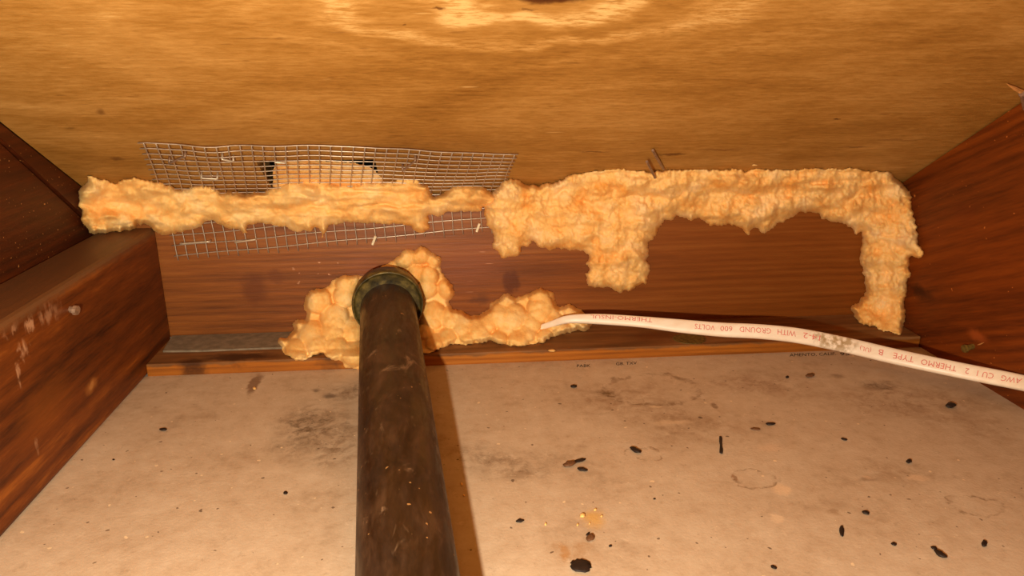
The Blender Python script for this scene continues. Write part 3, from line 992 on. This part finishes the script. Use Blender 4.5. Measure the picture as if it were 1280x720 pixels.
def sheet(j, v):
    """point on the mesh over the roof: j wire index (float), v 0 at fold, 1 at free edge"""
    j0 = min(int(j), nv - 2); f_ = j - j0
    fp = foldp[j0] * (1 - f_) + foldp[j0 + 1] * f_
    tp = topp[j0] * (1 - f_) + topp[j0 + 1] * f_
    p = fp * (1 - v) + tp * v
    wob = 0.0005 * (float(vnoise(np.array(j * 0.7), np.array(v * 3), 9)) - 0.5)
    z_on = zr(p[1])
    q = np.array([p[0] + wob, p[1], z_on]) + nrm_roof * lift_roof(p[0], v)
    if v < 0.12:
        w = v / 0.12
        q = q * w + (fp + np.array([0, -0.0005, -0.0008])) * (1 - w)
    return q


for j in range(nv):
    stub = 0.0022 + 0.002 * random.random()
    path = [botp[j] - e2 * stub + np.array([0, -0.0003, 0])]
    for k in (0.0, 0.3, 0.6, 0.9):
        path.append(botp[j] * (1 - k) + foldp[j] * k + np.array([random.uniform(-1, 1) * 0.00025, -WR * 0.9, 0]))
    for v in (0.0, 0.06, 0.12, 0.25, 0.4, 0.55, 0.7, 0.85, 1.0):
        path.append(sheet(j, v) + nrm_roof * WR * 0.9)
    v_, f_ = tube(path, WR, 5)
    link('wire', v_, f_, M['wire'], mesh_root, smooth=True)
for k in range(12):                                   # cross wires below the fold
    pts = []
    for j in np.linspace(-0.35, nv - 1 + 0.35, 40):
        p = bl + e1 * (Lm * j / (nv - 1)) + e2 * (PITCH_W * k) + np.array([0, WR * 0.6, 0.0003 * math.sin(j * 0.5 + k)])
        if p[2] < fold_z - 0.001:
            pts.append(p)
    if len(pts) > 4:
        v_, f_ = tube(pts, WR, 5)
        link('wire', v_, f_, M['wire'], mesh_root, smooth=True)
for k in range(12):                                   # cross wires over the roof
    v = (k + 0.55) / 11.55
    pts = [sheet(min(max(j, 0), nv - 1.001), v) + (e1 * (j - min(max(j, 0), nv - 1.001)) * PITCH_W) for j in np.linspace(-0.45, nv - 1 + 0.3, 44)]
    v_, f_ = tube(pts, WR, 5)
    link('wire', v_, f_, M['wire'], mesh_root, smooth=True)


# ------------------------------------------------------------------ pipe with collar
def cam_pt(px, py, depth):
    return CAM + ray(np.array(float(px)), np.array(float(py))) * depth


p1 = cam_pt(486, 398, 0.440); p2 = cam_pt(509.5, 720, 0.2405)
ax = p2 - p1; ax /= np.linalg.norm(ax)
RP = 0.0168
pin = p1 - ax * ((YB + 0.03 - p1[1]) / -ax[1])      # inside the blocking
pe = p2 + ax * 0.035
path = [pin + ax * t for t in np.linspace(0, np.linalg.norm(pe - pin), 14)]
zend = RP + 0.0008
last = path[-1]
for k in range(1, 14):
    s = k * 0.045
    y = last[1] + ax[1] * s
    z = zend + max(0.0, last[2] - zend) * math.exp(-s / 0.05)
    path.append(np.array([last[0] + ax[0] * s, y, z]))
pipe_root = empty('pipe', (float(p2[0]), float(p2[1]), 0.0))
tag(pipe_root, 'dark corroded iron pipe running from the blocking board towards the viewer', 'pipe')
v_, f_ = tube(path, RP, 40)
link('pipe_body', v_, f_, M['pipe'], pipe_root, smooth=True, origin=np.zeros(3))
# collar: lathe about the pipe axis
fc = cam_pt(484, 370, 0.450)
s0 = float((fc - pin) @ ax)
prof_c = [(0.010, -0.012), (0.0196, -0.012), (0.0210, -0.010), (0.0217, -0.002), (0.0216, 0.0012), (0.0211, 0.0020), (0.0204, 0.0016), (0.0200, 0.0002), (0.0188, -0.0004), (0.010, 0.0004)]
u1 = np.cross(ax, [0, 0, 1.0]); u1 /= np.linalg.norm(u1); u2 = np.cross(u1, ax)
V, Fc = [], []
ns = 56
for k in range(ns):
    a_ = 2 * math.pi * k / ns
    dv = math.cos(a_) * u1 + math.sin(a_) * u2
    for rr_, hh in prof_c:
        V.append(pin + ax * (s0 + hh) + dv * rr_ + u2 * 0.0034)
m_ = len(prof_c)
for k in range(ns):
    k2 = (k + 1) % ns
    for i in range(m_ - 1):
        Fc.append((k * m_ + i, k * m_ + i + 1, k2 * m_ + i + 1, k2 * m_ + i))
col_o = fixn(link('collar', V, Fc, M['flange'], pipe_root, smooth=True))
col_o['label'] = 'greenish tarnished metal collar'

# ------------------------------------------------------------------ cable
CP = [(668, 412, 0.4400, 6, 0.0), (690, 405, 0.4340, 8, 0.1), (712, 399, 0.4300, 10.5, 0.3), (750, 399, 0.4260, 13.2, 0.35), (800, 402.3, 0.4200, 14, 0.35),
      (850, 407.5, 0.4130, 16.8, 0.2), (900, 412, 0.4060, 18, 0.0), (950, 414.5, 0.3990, 18.6, 0.0), (1000, 420, 0.3920, 19.2, 0.0), (1060, 432, 0.3820, 19.6, 0.0),
      (1120, 446, 0.3700, 19.8, 0.0), (1200, 463, 0.3500, 20, 0.0), (1280, 479, 0.3260, 20.4, 0.0), (1345, 496, 0.2950, 21, 0.0)]
pts3 = np.array([at_depth(np.array(float(a)), np.array(float(b)), y) for a, b, y, w, tw in CP])
ext = [(0.281, 0.22, 0.045), (0.284, 0.10, 0.03), (0.284, -0.1, 0.012), (0.284, -0.45, 0.012)]
pts3 = np.vstack([pts3, np.array(ext)])
wid = [w for *_, w, tw in CP]
wid_m = [w * float((p - CAM) @ FW) / F_PX for w, p in zip(wid, pts3)] + [0.0075] * 4
tws = [tw for *_, tw in CP] + [0, 0, 0, 0]
NC = 170
cab = spline(np.column_stack([pts3, wid_m, tws]), NC)
cpath, cT = frames(cab[:, :3])
cw = cab[:, 3]; ctw = cab[:, 4]
thick = 0.0044
# reference facing direction fixed in space: up and towards the open attic
face = np.array([-0.05, -0.88, 0.47]); face /= np.linalg.norm(face)
cN, cB = [], []
for i in range(NC):
    n_ = face - cT[i] * (face @ cT[i]); n_ /= np.linalg.norm(n_)
    b_ = np.cross(n_, cT[i])          # across the cable
    if b_[2] < 0: b_ = -b_
    a_ = ctw[i]
    cN.append(n_ * math.cos(a_) + b_ * math.sin(a_) * 0.0); cB.append(b_)
cN = np.array(cN); cB = np.array(cB)
V, Fc = [], []
seg = 20
def sec(a_):
    c_, s_ = math.cos(a_), math.sin(a_)
    e_ = 0.62
    return math.copysign(abs(c_) ** e_, c_), math.copysign(abs(s_) ** e_, s_)
for i in range(NC):
    th = min(thick, cw[i] * 0.9)
    for k in range(seg):
        c_, s_ = sec(2 * math.pi * k / seg)
        V.append(cpath[i] + cB[i] * c_ * cw[i] / 2 + cN[i] * s_ * th / 2)
for i in range(NC - 1):
    for k in range(seg):
        k2 = (k + 1) % seg
        Fc.append((i * seg + k, i * seg + k2, (i + 1) * seg + k2, (i + 1) * seg + k))
Fc += [tuple(range(seg))[::-1], tuple(range((NC - 1) * seg, NC * seg))]
cable_root = empty('electrical_cable', tuple(float(v) for v in pts3[0]))
tag(cable_root, 'flat white electrical cable with red print coming out of the foam to the right', 'cable')
fixn(link('sheath', V, Fc, M['cable'], cable_root, smooth=True, origin=np.zeros(3)))


def text_geo(s):
    cu = bpy.data.curves.new('lettering', 'FONT')
    cu.body = s
    cu.size = 1.0
    cu.resolution_u = 2
    to = bpy.data.objects.new('lettering_tmp', cu)
    COL.objects.link(to)
    dg = bpy.context.evaluated_depsgraph_get()
    me = bpy.data.meshes.new_from_object(to.evaluated_get(dg))
    bm = bmesh.new(); bm.from_mesh(me)
    bmesh.ops.triangulate(bm, faces=bm.faces)
    V = np.array([v.co[:] for v in bm.verts]); Fc = [tuple(v.index for v in f.verts) for f in bm.faces]
    bm.free()
    bpy.data.objects.remove(to); bpy.data.curves.remove(cu); bpy.data.meshes.remove(me)
    return V, Fc


# print on the cable: reads from the other side, so upside down here
def proj_x(P):
    q = P - CAM
    return 640 + F_PX * (q @ RT) / (q @ FW)
cx_px = proj_x(cpath)
words = [('THERMO-INSUL', 738, 815, 0.18), ('VOLTS', 868, 893, 0.05), ('600', 900, 915, 0.05), ('GROUND', 924, 963, 0.05), ('WITH', 971, 994, 0.05), ('14-2', 1003, 1024, 0.04),
         ('(UL)', 1074, 1088, 0.0), ('B', 1097, 1103, 0.0), ('TYPE', 1116, 1142, 0.0), ('THERMO', 1151, 1196, -0.02), ('2', 1207, 1212, -0.02), ('CU 1', 1222, 1243, -0.03), ('AWG', 1253, 1279, -0.04)]
imax = int(np.argmax(cx_px > 1340)) or NC - 1
for s, a_, b_, v0 in words:
    TV, TF = text_geo(s)
    lo = TV.min(0); hi = TV.max(0)
    ux = (TV[:, 0] - lo[0]) / max(hi[0] - lo[0], 1e-6); uy = (TV[:, 1] - lo[1]) / max(hi[1] - lo[1], 1e-6)
    pxs = b_ - ux * (b_ - a_)
    fi = np.interp(pxs, cx_px[:imax], np.arange(imax))
    out = []
    for f_, vy in zip(fi, uy):
        i = int(f_); t_ = f_ - i
        p = cpath[i] * (1 - t_) + cpath[i + 1] * t_
        w_ = cw[i] * (1 - t_) + cw[i + 1] * t_
        n_ = cN[i] * (1 - t_) + cN[i + 1] * t_; bb = cB[i] * (1 - t_) + cB[i + 1] * t_
        across = v0 + (0.5 - vy) * 0.36      # upside down
        hgt = (1 - (2 * abs(across)) ** (2 / 0.62)) ** (0.62 / 2)
        out.append(p + bb * across * w_ + n_ * (thick / 2 * hgt + 0.00012))
    link('printed_word', out, TF, M['red'], cable_root)

# print on the drywall beside the plate
floor_o = bpy.data.objects['floor']
for s, a_, b_, ya, yb, hpx in [('PABK', 721, 738, 459.3, 458.8, 3.4), ('GB. TXV', 770, 796, 456.8, 455.6, 3.6), ('AMENTO, CALIF.', 987, 1045, 446.5, 444.6, 4.2), ('95', 1050, 1062, 444.6, 444.2, 3.6)]:
    TV, TF = text_geo(s)
    lo = TV.min(0); hi = TV.max(0)
    ux = (TV[:, 0] - lo[0]) / (hi[0] - lo[0]); uy = (TV[:, 1] - lo[1]) / (hi[1] - lo[1])
    P = on_floor(a_ + ux * (b_ - a_), ya + (yb - ya) * ux - hpx * uy)
    P[:, 2] = 0.00012
    link('printed_word', P, TF, M['ink'], floor_o)


# ------------------------------------------------------------------ staples and nails
def staple(name, a, b, leg, label, mat=M['steel'], r=0.0006, group=None):
    """crown a-b and two legs along vector leg"""
    a = np.array(a); b = np.array(b); leg = np.array(leg)
    path = [a + leg, a + leg * 0.1, a, a * 0.9 + b * 0.1, a * 0.5 + b * 0.5, a * 0.1 + b * 0.9, b, b + leg * 0.1, b + leg]
    org = (a + b) / 2
    v_, f_ = tube(path, r, 6)
    o = link(name, v_, f_, mat, smooth=True, origin=org)
    return tag(o, label, 'staple', group)


def roof_pt(px, py, lift=0.0): return on_roof(np.array(float(px)), np.array(float(py))) + nrm_roof * lift
def block_pt(px, py, lift=0.0): return on_block(np.array(float(px)), np.array(float(py))) + np.array([0, -lift, 0])


SG = 'staples holding the wire mesh'
L_ = 0.0042
staple('staple', roof_pt(252, 214, L_), roof_pt(272, 215, L_), nr * (L_ - 0.0002), 'bright staple over the mesh, nearest above the left foam bead', group=SG)
staple('staple', roof_pt(278, 190, L_), roof_pt(292, 193, L_), nr * (L_ - 0.0002), 'pale staple on the mesh, left of the dark vent opening', group=SG)
staple('staple', roof_pt(212, 195, L_), roof_pt(232, 186, L_), nr * (L_ - 0.0002), 'dark slanting staple near the left end of the mesh', M['dull'], 0.0006, SG)
staple('staple', roof_pt(344, 194, L_), roof_pt(357, 195, L_), nr * (L_ - 0.0002), 'small pale staple on the mesh just above the vent opening', M['steel'], 0.0005, SG)
staple('staple', roof_pt(503, 203, L_ + 0.001), roof_pt(519, 190, L_ + 0.001), nr * L_, 'dark bent staple on the mesh right of the vent opening', M['dull'], 0.0006, SG)
staple('staple', block_pt(228, 303, 0.0040), block_pt(264, 300, 0.0040), (0, 0.0038, 0), 'long bright staple at the lower left corner of the mesh', group=SG)
staple('staple', block_pt(296, 301, 0.0040), block_pt(321, 297.5, 0.0040), (0, 0.0038, 0), 'bright staple on the lower mesh edge under the foam bead', group=SG)


def pin(name, a, b, r, label, mat, cat='nail', group=None, head=True):
    a = np.array(a); b = np.array(b)
    d = (b - a); ln = np.linalg.norm(d); d /= ln
    path = [a, a + d * ln * 0.5, b]
    rad = [r, r, r]
    if head:
        path = [a, a + d * (ln - r * 1.2), b - d * r * 1.1, b - d * r, b]
        rad = [r, r, r, r * 1.5, r * 1.4]
    v_, f_ = tube(path, rad, 8)
    o = link(name, v_, f_, mat, origin=a)
    return tag(o, label, cat, group)


def near_roof(px, py, dy):
    return at_depth(np.array(float(px)), np.array(float(py)), float(on_roof(np.array(float(px)), np.array(float(py)))[1]) - dy)


def at_lift(px, py, y): return at_depth(np.array(float(px)), np.array(float(py)), y)


pin('nail', block_pt(466, 304.5, 0.0024), block_pt(470, 293.5, 0.0036), 0.0008, 'short pale nail on the lower mesh edge above the pipe', M['pale'], head=False)
pin('nail', block_pt(595.5, 288.5, 0.0024), block_pt(599, 278, 0.0036), 0.0008, 'short pale nail on the lower mesh edge beside the broad foam mass', M['pale'], head=False)
pin('nail', near_roof(829.5, 211.5, 0.004), near_roof(816, 188, 0.006), 0.0008, 'taller of the two steel nail points sticking out above the broad foam', M['dull'], head=False)
pin('nail', near_roof(819, 222, 0.016), near_roof(808.5, 202, 0.014), 0.0008, 'shorter of the two steel nail points sticking out above the broad foam', M['dull'], head=False)
jp = on_joist(np.array(88.), np.array(385.)); pin('nail', jp - np.array([0.004, 0, 0]), jp + np.array([0.0035, -0.001, -0.001]), 0.0016, 'nail head in the side of the ceiling joist', M['dull'])
rp = on_right(np.array(1216.), np.array(431.)); pin('nail', rp + np.array([0.004, 0, 0]), rp + np.array([-0.006, -0.001, -0.002]), 0.0016, 'dark nail driven into the right rafter above the cable', M['knot'])
rp = on_right(np.array(1279.), np.array(124.)); pin('nail', on_right(np.array(1280.), np.array(136.)) + np.array([0.0005, 0, 0]), near_roof(1277, 117, 0.006), 0.0010, 'grey nail at the top of the right rafter under split wood', M['dull'])


# splinter at the top of the right rafter and one beside the lower nail
def splinter(a, b, w, label, mat):
    a = np.array(a); b = np.array(b); d = b - a
    s = np.cross(d, [0.2, 1, 0.3]); s /= np.linalg.norm(s); t = np.cross(d, s); t /= np.linalg.norm(t)
    V = [a + s * w, a + t * w * 0.6, a - s * w, a - t * w * 0.6, (a + b) / 2 + s * w * 0.9, (a + b) / 2 + t * w * 0.6, (a + b) / 2 - s * w * 0.7, (a + b) / 2 - t * w * 0.5, b]
    Fc = [(3, 2, 1, 0), (0, 1, 5, 4), (1, 2, 6, 5), (2, 3, 7, 6), (3, 0, 4, 7), (4, 5, 8), (5, 6, 8), (6, 7, 8), (7, 4, 8)]
    return tag(fixn(link('splinter', V, Fc, mat, origin=a)), label, 'splinter')


rp = on_right(np.array(1278.), np.array(115.))
splinter(near_roof(1281, 117, 0.004), near_roof(1257, 104, 0.005), 0.0011, 'pale split wood splinter at the top edge of the right rafter', M['splinter'])
rp = on_right(np.array(1222.), np.array(431.))
splinter(rp + np.array([0.0005, 0, 0]), on_right(np.array(1235.), np.array(427.5)) + np.array([-0.002, 0, 0]), 0.0007, 'thin raised splinter beside the nail in the right rafter', M['splinter'])


# ------------------------------------------------------------------ droppings, scraps and crumbs on the drywall
def lump(name, px, py, lpx, wpx, ang, hgt, mat, label, cat, group=None, seed=0, on=None, taper=0.0, pinch=0.0):
    """irregular pellet lying on a surface; its footprint is measured from the photograph (length, width, angle in degrees)"""
    rs = np.random.default_rng(seed + 100)
    fn = on or on_floor
    c = fn(np.array(float(px)), np.array(float(py)))
    ca, sa = math.cos(math.radians(ang)), math.sin(math.radians(ang))
    vx = fn(np.array(px + ca * lpx / 2), np.array(py - sa * lpx / 2)) - c
    vy = fn(np.array(px + sa * wpx / 2), np.array(py + ca * wpx / 2)) - c
    hgt = hgt or 0.45 * min(np.linalg.norm(vx), np.linalg.norm(vy)) * 2
    nu, nvv = 10, 7
    V = []; Fc = []
    for i in range(nu):
        for j in range(nvv):
            th = 2 * math.pi * i / nu; ph = math.pi * (j + 0.5) / nvv
            k = 1 + rs.uniform(-0.18, 0.18)
            x = math.cos(ph)
            w = (1 - taper * x) * (1 - pinch * (1 - min(1, abs(x) * 1.6)))
            V.append(c + vx * x * k + vy * math.sin(ph) ** (0.4 if pinch else 1) * math.cos(th) * w * k + np.array([0, 0, hgt * 0.5 + math.sin(ph) * math.sin(th) * hgt * 0.5 * k]))
    for i in range(nu):
        i2 = (i + 1) % nu
        for j in range(nvv - 1):
            Fc.append((i * nvv + j, i2 * nvv + j, i2 * nvv + j + 1, i * nvv + j + 1))
    Fc.append(tuple(i * nvv for i in range(nu))); Fc.append(tuple(i * nvv + nvv - 1 for i in range(nu)))
    V = np.array(V); V[:, 2] = np.maximum(V[:, 2], c[2] + 0.00002)
    o = fixn(link(name, V, Fc, mat, smooth=True, origin=c))
    return tag(o, label, cat, group)


DG = 'dark droppings scattered on the drywall'
drops = [
    (901, 557, 20, 5, 93, 'thin upright dark dropping in the middle of the drywall, right of the pipe', 0),
    (1052, 665, 13, 6, 92, 'short thick dark dropping at the lower right of the drywall', 0),
    (1188, 509, 13, 5, 0, 'flat dark dropping just below the cable near the right rafter', 0),
    (1136, 578, 7, 5, 10, 'small round dropping below the cable halfway down the drywall at right', 0),
    (1082, 642, 9, 4, -20, 'small dropping above the short thick one at lower right', 0),
    (1117, 681, 7, 4, -10, 'tiny dropping between the thick one and the long slanting scrap', 0),
    (1230, 681, 7, 8, 20, 'square dark crumb at the lower right edge of the drywall', 0),
    (1175, 694, 18, 6, -30, 'slanting dark scrap near the lower right corner', 0),
    (1167, 686, 8, 4, -15, 'dark crumb touching the upper end of the slanting scrap', 0),
    (967, 710, 8, 4, -25, 'small dark chip at the bottom edge right of centre', 0),
    (963, 531, 11, 3, 0, 'thin flat dark chip below the printed drywall text', 0),
    (944, 537, 12, 2.4, -5, 'thin brown chip left of the flat dark chip', 1),
    (984, 472, 4, 3, 0, 'small dark crumb under the printed drywall text', 0),
    (1055, 550, 8, 2.4, -15, 'tiny chip below the stained part of the cable', 0),
    (1012, 471, 11, 3.6, 5, 'greyish leaf-like crumb below the printed drywall text', 1),
    (717, 484, 8, 3, 0, 'small dark chip below the black print right of the pipe', 0),
    (724, 577, 17, 3.6, 15, 'curled dark scrap on the drywall right of the pipe shadow', 0),
    (712, 582, 15, 6.5, 10, 'brown lobed scrap joined to the curled dark scrap', 1),
    (728, 588, 12, 4, -10, 'short dark chip just below the curled dark scrap', 0),
    (794, 564, 15, 5, -22, 'dark seed-like scrap inside the pale ring stain', 0),
    (650, 652, 10, 4, 5, 'dark crumb between the pipe shadow and the yellow crumbs', 0),
    (735, 668, 6, 3, 40, 'thin dark chip below the yellow crumbs', 0),
    (738, 674, 10, 8, 20, 'brown crumb just above the round black blob', 1),
    (763, 683, 4, 3, 0, 'tiny black speck up and right of the round black blob', 0),
    (818, 624, 3, 2, 0, 'lone black speck in the open drywall right of the yellow crumbs', 0),
    (357, 617, 5, 4, 0, 'small round black pellet on the drywall left of the pipe', 0),
    (204, 538, 9, 3, 0, 'tiny dark chip on the drywall near the ceiling joist', 0),
    (142, 575, 3, 2, 0, 'dark speck on the drywall closest to the ceiling joist', 0),
]
for i, (px, py, l_, w_, an, lab, mt) in enumerate(drops):
    lump('dropping', px, py, l_, w_, an, None, M['rust' if mt else 'dark'], lab, 'debris', DG, seed=i, pinch=0.5 if i == 0 else 0.0)
lump('black_blob', 726, 709, 25, 17, -5, 0.0014, M['dark'], 'round black blob on the drywall at the bottom edge', 'debris', seed=50)

CG = 'yellow foam crumbs on the drywall'
crumbs = [(728, 646, 0.0024, 'largest yellow foam crumb of the cluster above the black blob'), (744, 638, 0.0014, 'yellow foam crumb at the top of the cluster above the black blob'),
          (752, 646, 0.0012, 'yellow foam crumb at the right of the cluster above the black blob'), (722, 657, 0.0013, 'yellow foam crumb at the lower left of the cluster above the black blob'),
          (737, 655, 0.0011, 'small yellow foam crumb in the middle of the cluster above the black blob'), (682, 656, 0.0014, 'lone yellow foam crumb left of the cluster'),
          (577, 606, 0.0014, 'yellow foam crumb at the edge of the pipe shadow'), (580, 620, 0.0011, 'lower yellow foam crumb at the edge of the pipe shadow')]
for i, (px, py, s_, lab) in enumerate(crumbs):
    lump('foam_crumb', px, py, s_ * 2600, s_ * 2000, i * 20, s_ * 0.6, M['crumb'], lab, 'crumb', CG, seed=70 + i)
lump('foam_crumb', 690, 439, 9, 2.6, 0, 0.0010, M['crumb'], 'pale foam crumb on the wall plate below the cable end', 'crumb', CG, seed=90, on=on_plate)
lump('foam_crumb', 318, 486, 4, 3.4, 0, 0.0008, M['crumb'], 'pale foam crumb on the drywall by the plate left of the pipe', 'crumb', CG, seed=91)
lump('foam_crumb', 943, 205.3, 7, 2, 0, 0.0009, M['crumb'], 'thin foam crumb stuck to the plywood above the broad foam', 'crumb', CG, seed=92, on=lambda a, b: on_roof(a, b) + nrm_roof * 0.0012)

for o in ROOTS:
    if '_w' in o:
        del o['_w']
